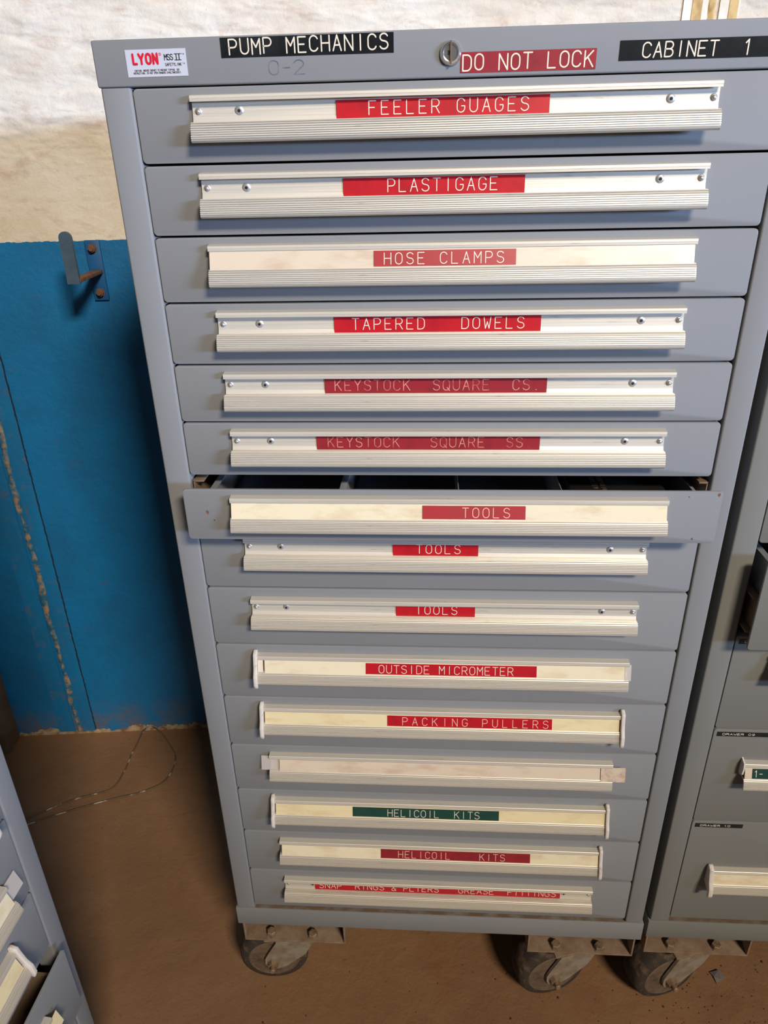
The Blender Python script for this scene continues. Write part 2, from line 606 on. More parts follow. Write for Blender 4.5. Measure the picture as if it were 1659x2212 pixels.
def pull(parent, x0, x1, z, y, name='handle'):
    """extruded aluminium label-holder pull on the face at depth y; z = datum height"""
    key = round(x1 - x0, 4)
    if key not in _pull_cache:
        mb = MB()
        mb.prism([(-a, b) for a, b in PROF], 'x', 0, x1 - x0, 'alu')
        o = mb.build(name, None, 0)
        _pull_cache[key] = o.data
        bpy.data.objects.remove(o)
    o = link(name, _pull_cache[key], parent, (x0, y, z))
    return o


def card_map(x, z, y):
    """plane of a card leaning between the top bar and the lip: u right, v up from its lower edge"""
    a, b = Vector((x, y - 0.0156, z - 0.0352)), Vector((x, y - 0.0094, z - 0.0150))
    return plane_map(a, (1, 0, 0), b - a), (b - a).length


def end_cap(parent, x, z, y, thick=0.006, mat='cap', fat=1.0):
    pts = [(0.0, 0.003), (0.004, 0.0015), (0.012, 0.006), (0.0135, 0.013), (0.0185, 0.030), (0.0245, 0.040), (0.0265, 0.054), (0.0245, 0.0605), (0.0205, 0.0605), (0.0165, 0.050), (0.0, 0.046)]
    t = bmesh.new()
    lo = [t.verts.new((x, y - p * fat, z - d)) for p, d in pts]
    hi = [t.verts.new((x + thick, y - p * fat, z - d)) for p, d in pts]
    n = len(pts)
    for i in range(n):
        j = (i + 1) % n
        t.faces.new((lo[i], lo[j], hi[j], hi[i]))
    t.faces.new(lo[::-1])
    t.faces.new(hi)
    bmesh.ops.recalc_face_normals(t, faces=list(t.faces))
    bmesh.ops.bevel(t, geom=list(t.edges), offset=0.0014, segments=2, profile=0.5, affect='EDGES')
    mb = MB()
    mb._merge(t, mat)
    o = mb.build('end_cap', parent, 50)
    o['label'] = 'white plastic end cap'
    return o


_rivets = {}


def rivet(parent, x, z, y, hollow):
    if hollow not in _rivets:
        mb = MB()
        if hollow:
            mb.lathe((0, 0, 0), (0, -1, 0), [(0, 0.0049), (0.0006, 0.0049), (0.0016, 0.0034), (0.0020, 0.0020), (0.0019, 0.0017)], 'rivet', 20)
            mb.lathe((0, -0.0014, 0), (0, -1, 0), [(0, 0.0017), (0.0008, 0.0016)], 'hole', 12)
        else:
            mb.lathe((0, 0, 0), (0, -1, 0), [(0, 0.0042), (0.0004, 0.0040), (0.0009, 0.0028), (0.0022, 0.0024), (0.0032, 0.0017), (0.0036, 0.0006)], 'rivet', 20)
        o = mb.build('rivet', None, 45)
        _rivets[hollow] = o.data
        bpy.data.objects.remove(o)
    return link('rivet', _rivets[hollow], parent, (x, y, z))


def caster(parent, x, y, ztop, ang):
    """swivel caster; ztop = underside of the channel it is bolted to"""
    c = empty('swivel_caster', (x, y, ztop), ang)
    c.parent = parent
    H = ztop
    zc = 0.0700 - H
    mb = MB()
    mb.box(-0.0575, 0.0575, -0.05, 0.05, -0.006, 0, 'steel_dust', 0.0015)
    mb.build('top_plate', c)
    mb = MB()
    mb.lathe((0, 0, -0.006), (0, 0, -1), [(0, 0.040), (0.004, 0.041), (0.008, 0.036)], 'zinc', 28)
    out = [(-0.034, -0.016), (0.036, -0.016), (0.040, -0.026), (0.020, -0.066), (-0.020, zc - 0.012), (-0.036, zc - 0.019), (-0.048, zc - 0.0215), (-0.058, zc - 0.016), (-0.0635, zc - 0.004), (-0.0635, zc + 0.010), (-0.056, zc + 0.026), (-0.038, -0.030)]
    for s in (-1, 1):
        yy = s * 0.0345
        mb.prism(out, 'y', yy - 0.0028, yy + 0.0028, 'zinc')
    mb.box(-0.034, 0.036, -0.0373, 0.0373, -0.0185, -0.0135, 'zinc', 0.001)
    mb.build('fork', c)
    mb = MB()
    w = 0.028
    mb.lathe((-0.047, -w, zc), (0, 1, 0), [(0.0, 0.052), (0.0005, 0.0605), (0.004, 0.0665), (0.010, 0.0695), (w, 0.0700), (2 * w - 0.010, 0.0695), (2 * w - 0.004, 0.0665), (2 * w - 0.0005, 0.0605), (2 * w, 0.052)], 'rubber', 48)
    for s in (0, 1):
        yf = -w - 0.0004 if s == 0 else w + 0.0004
        d = (0, 1, 0) if s == 0 else (0, -1, 0)
        mb.lathe((-0.047, yf, zc), d, [(0.0, 0.0515), (-0.001, 0.049), (0.004, 0.047), (0.006, 0.020)], 'hub', 40)
        mb.lathe((-0.047, yf - (0.001 if s == 0 else -0.001), zc), d, [(0.006, 0.017), (-0.0045, 0.015), (-0.0046, 0.006)], 'hub', 24)
    mb.build('wheel', c, 35)
    mb = MB()
    mb.lathe((-0.047, -0.0370, zc), (0, -1, 0), [(0, 0.0125), (0.0015, 0.0125), (0.0016, 0.0106), (0.0095, 0.0102)], 'bolt', 6)
    mb.lathe((-0.047, 0.038, zc), (0, -1, 0), [(0, 0.0058), (0.093, 0.0058), (0.095, 0.0046)], 'bolt', 16)
    mb.lathe((-0.047, 0.0365, zc), (0, 1, 0), [(0, 0.0105), (0.007, 0.0100)], 'bolt', 6)
    o = mb.build('axle_bolt', c, 30)
    return c


def channel(parent, x0, x1, y0, y1, zbot, ztop, bolts):
    """upturned U channel under the base that carries a caster, with two bolt heads on its floor"""
    mb = MB()
    t = 0.0035
    mb.box(x0, x1, y0, y1, zbot, zbot + t, 'steel_dust', 0.0012)
    mb.box(x0, x0 + t, y0, y1, zbot + t, ztop, 'steel_dust', 0.0008)
    mb.box(x1 - t, x1, y0, y1, zbot + t, ztop, 'steel_dust', 0.0008)
    ch = mb.build('caster_channel', parent)
    for bx, by in bolts:
        mb = MB()
        mb.lathe((bx, by, zbot + t), (0, 0, 1), [(0, 0.011), (0.0015, 0.011), (0.0016, 0.0092), (0.009, 0.0090), (0.0102, 0.0078)], 'bolt', 6)
        mb.build('bolt', ch, 30)
    return ch


def carcass(root, mat, open_slots=()):
    """sheet steel body with front posts, cap and plinth"""
    mb = MB()
    zb, zt = 0.262, OT + 0.001
    for x0, x1 in ((0, XL), (XR, WID - 0.0005)):
        mb.box(x0 + 0.0004, x1, 0.0, 0.030, zb, zt, mat, 0.0028, 3)
    mb.box(0.0006, 0.0022, 0.028, DEP, zb, zt, mat)
    mb.box(WID - 0.0026, WID - 0.001, 0.028, DEP, zb, zt, mat)
    mb.box(0.002, WID - 0.002, DEP - 0.002, DEP, zb, zt, mat)
    mb.build('carcass', root)
    mb = MB()
    mb.box(-0.0014, WID + 0.0008, -0.0018, DEP + 0.001, OT, 1.660, mat, 0.002, 3)
    mb.build('top_cap', root)
    mb = MB()
    mb.box(-0.0026, WID + 0.003, -0.0018, DEP + 0.001, 0.2165, 0.2618, mat, 0.0018, 2)
    mb.box(XL + 0.001, XR - 0.001, 0.001, 0.05, 0.2616, 0.2622, 'ledge')
    mb.build('plinth', root)
    # added dark sheet behind the drawers; its colour stands in for shade in the gaps
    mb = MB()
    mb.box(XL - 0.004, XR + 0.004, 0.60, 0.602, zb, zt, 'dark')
    mb.build('shade_backing', root)


def tray(parent, x0, x1, y0, y1, z0, z1, mat='tray'):
    mb = MB()
    t = 0.0012
    mb.box(x0, x1, y0, y1, z0, z0 + t, mat)
    mb.box(x0, x0 + t, y0, y1, z0 + t, z1, mat)
    mb.box(x1 - t, x1, y0, y1, z0 + t, z1, mat)
    mb.box(x0 + t, x1 - t, y1 - t, y1, z0 + t, z1, mat)
    mb.box(x0 + t, x0 + 0.009, y0, y1, z1 - t, z1, mat)
    mb.box(x1 - 0.004, x1 - t, y0, y1, z1 - t, z1, mat)
    return mb.build('drawer_tray', parent)


HX0, HX1 = 0.100, 0.660

# ================================================================== setting
mb = MB()
mb.box(-3.0, 4.0, -4.0, 2.0, -0.05, 0.0, 'floor')
struct(mb.build('floor', None, 0))

WROT = math.atan(0.10)
wall = MB()
wall.box(-3.0, 3.5, 0.0, 0.15, -0.02, 3.2, 'wall')
wall = struct(wall.build('wall_back', None, 0))
wall.location = (0, 0.790, 0)
wall.rotation_euler = (0, 0, WROT)


def on_wall(x, z, out=0.0):
    """point on the wall face above world x"""
    return Vector((x, 0.790 + 0.1 * x, z)) + Vector((0.0995, -0.995, 0)) * out


mt, nt, b = new_mat('painted_joint_strip')
n = N(nt)
xyz = n.sep()
isb = n.math('LESS_THAN', n.math('ADD', xyz[2], n.math('MULTIPLY', n.math('SUBTRACT', n.noise(45, 3), 0.5), 0.01)), 1.401)
cw = n.mix(n.ramp(n.noise(8, 5), 0.4, 0.7), lin(236, 230, 218), lin(212, 196, 172))
cb = n.mix(n.ramp(n.noise(9, 5), 0.35, 0.7), lin(16, 112, 166), lin(26, 100, 148))
cb = n.mix(n.math('MULTIPLY', n.ramp(n.noise(22, 5, 0.7), 0.55, 0.68), 0.5), cb, lin(100, 92, 80))
nt.links.new(n.mix(isb, cw, cb), b.inputs['Base Color'])
b.inputs['Roughness'].default_value = 0.5
n.bump(n.noise(90, 4), 0.3, 0.003, b)
MAT['joint'] = mt
MAT['bead'] = simple('crusty_bead', lin(26, 96, 126), 0.8, 0, lin(158, 130, 98), 32, (0.45, 0.60), 0.4, 150)
MAT['crack'] = simple('dark_crack', lin(12, 40, 58), 0.9)
MAT['ochre'] = simple('bare_ochre_coat', lin(214, 182, 124), 0.8, 0, lin(165, 130, 85), 25, (0.45, 0.7), 0.5, 120)


def joint(name, xc, half, z0, z1, right_strip=True):
    mb = MB()
    for s0, s1, out in ((-half, -0.012, 0.003), (0.012, half * 0.85, 0.003)):
        a, c = on_wall(xc + s0, 0), on_wall(xc + s1, 0)
        d = Vector((0.0995, -0.995, 0)) * out
        q = [a - d * 0.3, c - d * 0.3, c + d, a + d]
        mb.loops([[Vector((p.x, p.y, z0)) for p in q], [Vector((p.x, p.y, z1)) for p in q]], 'joint')
    # crusty uneven filler down the middle of the joint
    lp, zz, wl, wr = [], z0, 0.009, 0.009
    while zz < z1:
        wl = min(max(wl + random.uniform(-0.003, 0.003), 0.005), 0.014)
        wr = min(max(wr + random.uniform(-0.003, 0.003), 0.005), 0.014)
        q = [(-wl, -0.002), (-wl * 0.7, random.uniform(0.001, 0.0035)), (random.uniform(-.002, .002), random.uniform(0.003, 0.005)), (wr * 0.7, random.uniform(0.001, 0.0035)), (wr, -0.002)]
        lp.append([on_wall(xc + u, zz, w) for u, w in q])
        zz += 0.010
    mb.loops(lp, 'bead' if name == 'trim_1' else 'ochre')
    if name == 'trim_1':
        lp = []
        for k in range(160):
            zz = z0 + 0.004 + k * 0.0085
            u = half * 0.86 + random.uniform(-0.0007, 0.0007)
            w_ = random.uniform(0.0005, 0.0014)
            lp.append([on_wall(xc + u - w_, zz, -0.001), on_wall(xc + u - w_, zz, 0.0042), on_wall(xc + u + w_, zz, 0.0042), on_wall(xc + u + w_, zz, -0.001)])
        mb.loops(lp, 'crack')
    if name != 'trim_1':
        for off, wd in ((-0.034, 0.010), (0.040, 0.009)):
            a, c = on_wall(xc + off - wd, 0), on_wall(xc + off + wd, 0)
            d = Vector((0.0995, -0.995, 0)) * 0.0042
            q = [a - d * .3, c - d * .3, c + d, a + d]
            mb.loops([[Vector((p.x, p.y, z0)) for p in q], [Vector((p.x, p.y, z1)) for p in q]], 'ochre')
    return struct(mb.build(name, None, 40))


joint('trim_1', -0.690, 0.058, 0.012, 3.1)
joint('trim_2', 0.925, 0.062, 0.012, 3.1)

# steel column foot at the far left
mb = MB()
p = on_wall(-0.866, 0)
mb.box(-1.06, -0.866, p.y - 0.075, p.y - 0.004, 0.0, 3.0, 'column', 0.004)
tag(mb.build('steel_column'), 'dirty brown steel column foot at the left edge, against the blue wall', 'column')

# ================================================================== main cabinet
main = tag(empty('tool_cabinet', (0, 0, 0)), 'grey fifteen-drawer tool cabinet in the middle with a black pump mechanics tape on top', 'cabinet', 'drawer cabinets on casters')
carcass(main, 'paint')
YF = 0.0012
# seams from the top (inches): six 3, then 3 (open) + 4, then seven 4
tops = [OT]
for h in [3] * 7 + [4] * 8:
    tops.append(tops[-1] - h * INCH)

TAPES = {
    1: ('FEELER GUAGES', .258, .485, .293, .463, 'red', 'ink', 'b'),
    2: ('PLASTIGAGE', .262, .464, .312, .434, 'red', 'ink', 'b'),
    3: ('HOSE CLAMPS', .295, .458, .307, .444, 'red_pink', 'ink', 'c'),
    4: ('TAPERED   DOWELS', .244, .493, .266, .473, 'red', 'ink', 'b'),
    5: ('KEYSTOCK  SQUARE  CS.', .228, .506, .241, .497, 'red_dull', 'ink_faint', 'b'),
    6: ('KEYSTOCK   SQUARE  SS.', .213, .503, .228, .493, 'red_dull', 'ink_faint', 'b'),
    7: ('TOOLS', .351, .482, .402, .462, 'red_pink', 'ink_pink', 'c'),
    8: ('TOOLS', .311, .430, .344, .405, 'red', 'ink', 'b'),
    9: ('TOOLS', .314, .429, .343, .403, 'red', 'ink', 'b'),
    10: ('OUTSIDE MICROMETER', .267, .524, .287, .489, 'red', 'ink', 'c'),
    11: ('PACKING PULLERS', .298, .555, .322, .549, 'red', 'ink_pink', 'c'),
    13: ('HELICOIL  KITS', .235, .483, .295, .450, 'green', 'ink', 'c'),
    14: ('HELICOIL    KITS', .281, .542, .312, .498, 'red_dull', 'ink_pink', 'c'),
    15: ('SNAP  RINGS & PLIERS   GREASE  FITTINGS', .156, .604, .164, .596, 'red', 'ink', 'b'),
}
CARDS = {3: (.1015, .6575, 'card_pink'), 7: (.1015, .6585, 'card'), 10: (.111, .655, 'card'), 11: (.102, .658, 'card_yellow'),
         12: (.117, .640, 'card_pink'), 13: (.102, .659, 'card_yellow'), 14: (.104, .659, 'card')}
CAPS = {10: 'l', 11: 'lr', 13: 'lr', 14: 'r'}
COLOUR = {'red': 'red', 'red_pink': 'pale red', 'red_dull': 'dull red', 'green': 'dark green'}
OPEN_Y = -0.042


def tape_on_pull(parent, spec, zd, y):
    s, a0, a1, t0, t1, mat, ink, kind = spec
    if kind == 'b':
        P = plane_map((0, y - 0.0058, zd - 0.0362), (1, 0, 0), (0, 0.115, 1))
        mb = tape(P, a0, a1, 0.0, 0.0188, mat)
        text(mb, s, t0, t1, 0.0040, 0.0130, P, ink, th=0.075)
    else:
        P, L = card_map(0, zd, y)
        P2 = lambda u, v, w: P(u, v, w + 0.0006)
        mb = tape(P2, a0, a1, 0.0008, 0.0182, mat)
        text(mb, s, t0, t1, 0.0030, 0.0125, P2, ink, th=0.075)
    o = mb.build('name_tape', parent, 0, recalc=False)
    o['label'] = '%s embossed tape' % COLOUR[mat]
    return o


def card_on_pull(parent, x0, x1, mat, zd, y):
    P, L = card_map(0, zd, y)
    mb = MB()
    q = [(x0, -0.001), (x1, -0.001), (x1, L + 0.001), (x0, L + 0.001)]
    mb.loops([[P(u, v, -0.0004) for u, v in q], [P(u, v, 0.0002) for u, v in q]], mat)
    o = mb.build('label_card', parent, 0)
    o['label'] = 'yellowed label card'
    return o


def strip_on_pull(parent, x0, x1, zd, y, mat='clear', drop=0.0):
    P, L = card_map(0, zd, y)
    mb = MB()
    q = [(x0, -0.002 - drop), (x1, -0.002 - drop), (x1, L + 0.002 - drop), (x0, L + 0.002 - drop)]
    mb.loops([[P(u, v, 0.0003) for u, v in q], [P(u, v, 0.0009) for u, v in q]], mat)
    o = mb.build('clear_strip', parent, 0)
    o['label'] = 'clear plastic strip sticking out of the pull'
    return o


for i in range(1, 16):
    zt, zb = tops[i - 1], tops[i]
    zd = zt - (0.0 if i <= 7 else 0.0064)
    if i == 7:
        d = empty('drawer', (0.0015, OPEN_Y - YF, 0))
        d.parent = main
        d['label'] = 'drawer left pulled open a few centimetres'
        frame_front('drawer_front', zb, zt, d, 'paint', th=0.0035)
        for cx_, cz_, r_ in ((0.0655, zt - 0.0345, 0.0028), (0.7235, zt - 0.0055, 0.0026), (0.0735, zt - 0.046, 0.0012), (0.687, zt - 0.0085, 0.0010), (0.700, zt - 0.0685, 0.0016)):
            mb = MB()
            n_ = 9
            pts_ = [(cx_ + r_ * random.uniform(.5, 1.0) * math.cos(2 * math.pi * i_ / n_), cz_ + r_ * random.uniform(.6, 1.3) * math.sin(2 * math.pi * i_ / n_)) for i_ in range(n_)]
            mb.prism(pts_, 'y', YF - 0.00012, YF + 0.0003, 'rust')
            mb.build('paint_chip', d, 0)
        tray(d, 0.058, 0.712, YF + 0.0035, YF + 0.58, zb + 0.004, zt - 0.020)
        for dx, tk in ((0.236, 0.009), (0.399, 0.0012), (0.538, 0.0012)):
            mb = MB()
            mb.box(dx, dx + tk, YF + 0.006, YF + 0.5, zb + 0.006, zt - 0.024, 'tray', 0.0003)
            mb.build('divider', d)
        y = YF
    else:
        d = frame_front('drawer', zb, zt, main, 'paint')
        y = YF
    pull(d, HX0, HX1, zd, y)
    if i in CARDS:
        card_on_pull(d, *CARDS[i], zd, y)
    else:
        for rx, hol in ((.1065, False), (.1515, True), (.6105, True), (.6545, False)):
            rivet(d, rx, zd - 0.0250, y - 0.0030, hol)
    if i in TAPES:
        tape_on_pull(d, TAPES[i], zd, y)
    for c in CAPS.get(i, ''):
        end_cap(d, HX0 - 0.006 if c == 'l' else HX1, zd, y)
    if i == 10:
        strip_on_pull(d, HX1 - 0.006, HX1 + 0.003, zd, y)
        mb = MB()
        P, L = card_map(0, zd, y)
        mb.loops([[P(u, v, -0.0004) for u, v in ((.1005, 0), (.1085, 0), (.1085, L), (.1005, L))], [P(u, v, 0.0001) for u, v in ((.1005, 0), (.1085, 0), (.1085, L), (.1005, L))]], 'ink')
        mb.build('paper_scrap', d, 0)
    if i == 12:
        strip_on_pull(d, 0.086, 0.118, zd, y + 0.004)
        strip_on_pull(d, 0.641, 0.680, zd, y, 'clear_stained', 0.0015)

# slide rails beside the open drawer
for x0, x1 in ((0.037, 0.052), (0.716, 0.728)):
    mb = MB()
    z1 = tops[6] - 0.008
    mb.box(x0, x1, 0.004, 0.58, z1 - 0.0025, z1, 'slide', 0.0006)
    mb.box(x0 if x0 < .3 else x1 - 0.002, x0 + 0.002 if x0 < .3 else x1, 0.004, 0.58, z1 - 0.05, z1 - 0.0026, 'slide', 0.0006)
    mb.box(x0, x1, 0.004, 0.58, z1 - 0.053, z1 - 0.0505, 'slide', 0.0006)
    mb.build('slide_rail', main)

# header tapes, maker plate, pencil mark and lock
YH = -0.0019
PH = plane_map((0, YH, 0), (1, 0, 0), (0, 0, 1))
PT = lambda u, v, w: PH(u, v, w + 0.0001)
Z = 0.110


def header_tape(a0, a1, v0, v1, mat, s, t0, t1, b0, b1, lab, ink='ink', wob=0.0, rise=0.0):
    Q = lambda u, v, w: PT(u, v + rise * (u - a0), w)
    mb = tape(Q, a0, a1, v0 + Z, v1 + Z, mat)
    text(mb, s, t0, t1, b0 + Z, b1 - b0, Q, ink, th=0.10, wob=wob)
    o = mb.build('name_tape', main, 0, recalc=False)
    o['label'] = lab
    return o


header_tape(.138, .3205, 1.5302, 1.5483, 'black', 'PUMP MECHANICS', .147, .3145, 1.5332, 1.5468, 'black embossed tape along the top left', wob=0.04)
header_tape(.390, .5295, 1.5100, 1.5286, 'red_dull', 'DO NOT LOCK', .3925, .5265, 1.5122, 1.5262, 'dull red embossed tape beside the lock', wob=0.04)
header_tape(.5525, .716, 1.5165, 1.5343, 'black', 'CABINET  1', .576, .6845, 1.5190, 1.5320, 'black embossed tape along the top right', wob=0.02)

mb = tape(PT, .0345, .1000, 1.5152 + Z, 1.5402 + Z, 'plate')
# red maker's lettering, heavy strokes
hh = 0.0088
bx = 0.0425
for ch, w in (('L', .0064), ('Y', .0078), ('O', .0076), ('N', .0070)):
    for pl in GL[ch]:
        stroke(mb, [(bx + x / W_ * (w * 0.64), 1.5272 + Z + y * hh) for x, y in pl], 0.0022, PT, 'print_red', 0.0004 + 0.00004 * len(ch + pl[0].__repr__()) % 0.0003, 0.0002)
    bx += w
stroke(mb, arc(0.0720, 1.5354 + Z, 0.0013, 0.0013, 0, 360, 12), 0.0003, PT, 'print_red', 0.0004, 0.0001)
for pl in GL['R']:
    stroke(mb, [(0.0716 + x * 0.0012, 1.5348 + Z + y * 0.0013) for x, y in pl], 0.00025, PT, 'print_red', 0.0004, 0.0001)
text(mb, 'MSS', .0765, .0862, 1.5300 + Z, 0.0052, PT, 'print_black', th=0.15, lift=0.0004, emb=0.0001)
for xx in (.0895, .0925):
    stroke(mb, [(xx, 1.5300 + Z), (xx, 1.5352 + Z)], 0.0010, PT, 'print_black', 0.0004, 0.0001)
for zz in (1.5298, 1.5353):
    stroke(mb, [(.0875, zz + Z), (.0945, zz + Z)], 0.0007, PT, 'print_black', 0.0004, 0.0001)
text(mb, 'TM', .0955, .0978, 1.5345 + Z, 0.0011, PT, 'print_black', th=0.2, lift=0.0004, emb=0.0001)
text(mb, 'SAFETYLINK', .0765, .0942, 1.5247 + Z, 0.0025, PT, 'print_black', th=0.16, lift=0.0004, emb=0.0001)
text(mb, 'TM', .0955, .0978, 1.5260 + Z, 0.0011, PT, 'print_black', th=0.2, lift=0.0004, emb=0.0001)
text(mb, 'CAUTION: ANCHOR CABINET TO PREVENT TIPPING. SEE', .0425, .0915, 1.5202 + Z, 0.0017, PT, 'print_black', th=0.16, lift=0.0004, emb=0.0001)
text(mb, 'INSTRUCTIONS. DO NOT OPEN DRAWERS SIMULTANEOUSLY.', .0405, .0935, 1.5178 + Z, 0.0017, PT, 'print_black', th=0.16, lift=0.0004, emb=0.0001)
o = mb.build('maker_plate', main, 0, recalc=False)
o['label'] = 'small silver printed plate'

mb = MB()
text(mb, '0-2', .1875, .2255, 1.5137 + Z, 0.0128, PH, 'pencil', th=0.075, lift=0.0001, emb=0.00003, gw=0.011)
o = mb.build('pencil_mark', main, 0, recalc=False)
o['label'] = 'faint pencilled note'

mb = MB()
lx, lz = 0.3795, 1.5280 + Z
mb.lathe((lx, YH, lz), (0, -1, 0), [(0, 0.0113), (0.0015, 0.0113), (0.0032, 0.0104), (0.0050, 0.0090), (0.0058, 0.0082), (0.0056, 0.0074), (0.0046, 0.0070), (0.0046, 0.0002)], 'chrome', 40)
lk = mb.build('key_lock', main, 35)
lk['label'] = 'round chrome key lock'
mb = MB()
mb.box(lx - 0.0007, lx + 0.0011, YH - 0.0068, YH - 0.0040, lz - 0.0098, lz + 0.0105, 'rust', 0.0003)
mb.box(lx - 0.0028, lx - 0.0006, YH - 0.0049, YH - 0.0044, lz - 0.0020, lz + 0.0020, 'hole')
mb.build('key_slot', lk)

# caster channels and casters
CH = 0.1595
channel(main, 0.0045, 0.2045, 0.003, 0.125, CH, 0.2166, ((.055, .016), (.138, .015)))
channel(main, 0.557, 0.757, 0.003, 0.125, CH, 0.2166, ((.613, .014), (.696, .014)))
channel(main, 0.0045, 0.2045, DEP - .125, DEP - .003, CH, 0.2166, ((.055, DEP - .02), (.138, DEP - .02)))
channel(main, 0.557, 0.757, DEP - .125, DEP - .003, CH, 0.2166, ((.613, DEP - .02), (.696, DEP - .02)))
caster(main, 0.0940, 0.0570, CH, R(5))
caster(main, 0.6550, 0.0570, CH, R(14))
caster(main, 0.0940, DEP - .0570, CH, R(20))
caster(main, 0.6550, DEP - .0570, CH, R(-15))

# black case lying in the open drawer
case = tag(empty('tool_case', (0.555, 0.030, tops[7] + 0.0052)), 'black case with rotated deburring lettering lying in the open tools drawer', 'case')
mb = MB()
mb.box(0, 0.13, -0.052, 0.16, 0.0002, 0.040, 'case', 0.003)
mb.build('case_body', case)
PC = plane_map((0, 0, 0.0401), (0, -1, 0), (1, 0, 0))
mb = MB()
text(mb, 'DEBURRING', -0.053, 0.008, 0.044, 0.0062, PC, 'case_text', th=0.11, lift=0.0, emb=0.0001)
text(mb, 'SYSTEM', -0.043, -0.004, 0.033, 0.0062, PC, 'case_text', th=0.11, lift=0.0, emb=0.0001)
mb.build('lettering', case, 0, recalc=False)

# ================================================================== right cabinet
rc = tag(empty('tool_cabinet', (0.7775, 0.007, 0)), 'olive grey cabinet at the right edge, its numbered drawers cut off by the frame', 'cabinet', 'drawer cabinets on casters')
carcass(rc, 'paint_olive')
rt = [OT]
for h in [6, 8, 8, 6, 7, 8, 10]:
    rt.append(rt[-1] - h * INCH)
# drawers from the top: 6, 8, 8 closed, 6 open, 7, 8, 10
HO = {4: 0.010, 5: 0.020, 6: 0.054, 7: 0.102}
for k in range(1, 8):
    zt, zb = rt[k - 1], rt[k]
    zd = zt - HO.get(k, 0.03)
    if k == 4:
        d = empty('drawer', (0.0, -0.036, 0))
        d.parent = rc
        d['label'] = 'drawer standing open in front of the posts'
        frame_front('drawer_front', zb - 0.001, zt - 0.006, d, 'paint_olive', th=0.0035)
        tray(d, 0.052, 0.710, YF + 0.0035, YF + 0.58, zb + 0.004, zt - 0.026)
        for x0, x1 in ((0.037, 0.049),):
            mb = MB()
            z1 = zb + 0.075
            mb.box(x0, x1, 0.020, 0.58, z1 - 0.0025, z1, 'slide', 0.0008)
            mb.box(x1 - 0.0025, x1, 0.020, 0.58, z1 - 0.055, z1 - 0.0026, 'slide', 0.0008)
            mb.box(x0, x1, 0.020, 0.58, z1 - 0.058, z1 - 0.0552, 'slide', 0.0008)
            mb.build('slide_rail', d)
    else:
        d = frame_front('drawer', zb, zt, rc, 'paint_olive')
    dx = {6: 0.0, 7: -0.006}.get(k, 0.0)
    pull(d, HX0 - 0.009 + dx, HX1 - 0.009 + dx, zd, YF)
    if k in (5, 6, 7):
        card_on_pull(d, HX0 - 0.008 + dx, HX1 - 0.010 + dx, 'card_pink' if k == 6 else 'card', zd, YF)
    if k == 7:
        end_cap(d, HX0 - 0.016 + dx, zd + 0.001, YF, 0.008, fat=1.02)
    if k == 6:
        mb = MB()
        P, L = card_map(0, zd, YF)
        mb.loops([[Vector((0.0880, YF - p, zd - q)) for p, q in ((0, .004), (.011, .008), (.013, .016), (.012, .030), (.005, .036), (0, .034))],
                  [Vector((0.0905, YF - p, zd - q)) for p, q in ((0, .004), (.011, .008), (.013, .016), (.012, .030), (.005, .036), (0, .034))]], 'cap')
        o = mb.build('end_cap', d, 40)
        o['label'] = 'broken grey end cap'
        P2 = lambda u, v, w: P(u, v, w + 0.0006)
        mb = tape(P2, 0.1035, 0.160, 0.0012, 0.0182, 'green')
        text(mb, '1-', 0.106, 0.1205, 0.0042, 0.0112, P2, 'ink', th=0.09)
        o = mb.build('name_tape', d, 0, recalc=False)
        o['label'] = 'dark green embossed tape'
    tx = {5: 'DRAWER 08', 6: 'DRAWER 09', 7: 'DRAWER 10'}.get(k)
    if tx:
        P = plane_map((0, YF - 0.0001, zt), (1, 0, 0), (0, 0, 1))
        mb = tape(P, 0.0405, 0.1195, -0.0150, -0.0063, 'black')
        text(mb, tx, 0.0490, 0.0985, -0.0124, 0.0036, P, 'ink', th=0.15, gw=0.0043)
        o = mb.build('name_tape', d, 0, recalc=False)
        o['label'] = 'small black embossed drawer number tape'
channel(rc, 0.0015, 0.1975, 0.003, 0.125, CH + 0.004, 0.2166, ((.055, .016), (.142, .016)))
channel(rc, 0.557, 0.757, 0.003, 0.125, CH + 0.004, 0.2166, ((.613, .014), (.696, .014)))
channel(rc, 0.0045, 0.2045, DEP - .125, DEP - .003, CH + 0.004, 0.2166, ((.055, DEP - .02), (.138, DEP - .02)))
channel(rc, 0.557, 0.757, DEP - .125, DEP - .003, CH + 0.004, 0.2166, ((.613, DEP - .02), (.696, DEP - .02)))
caster(rc, 0.1030, 0.0570, CH + 0.004, R(17))
caster(rc, 0.6550, 0.0570, CH + 0.004, R(-10))
caster(rc, 0.1030, DEP - .0570, CH + 0.004, R(10))
caster(rc, 0.6550, DEP - .0570, CH + 0.004, R(0))

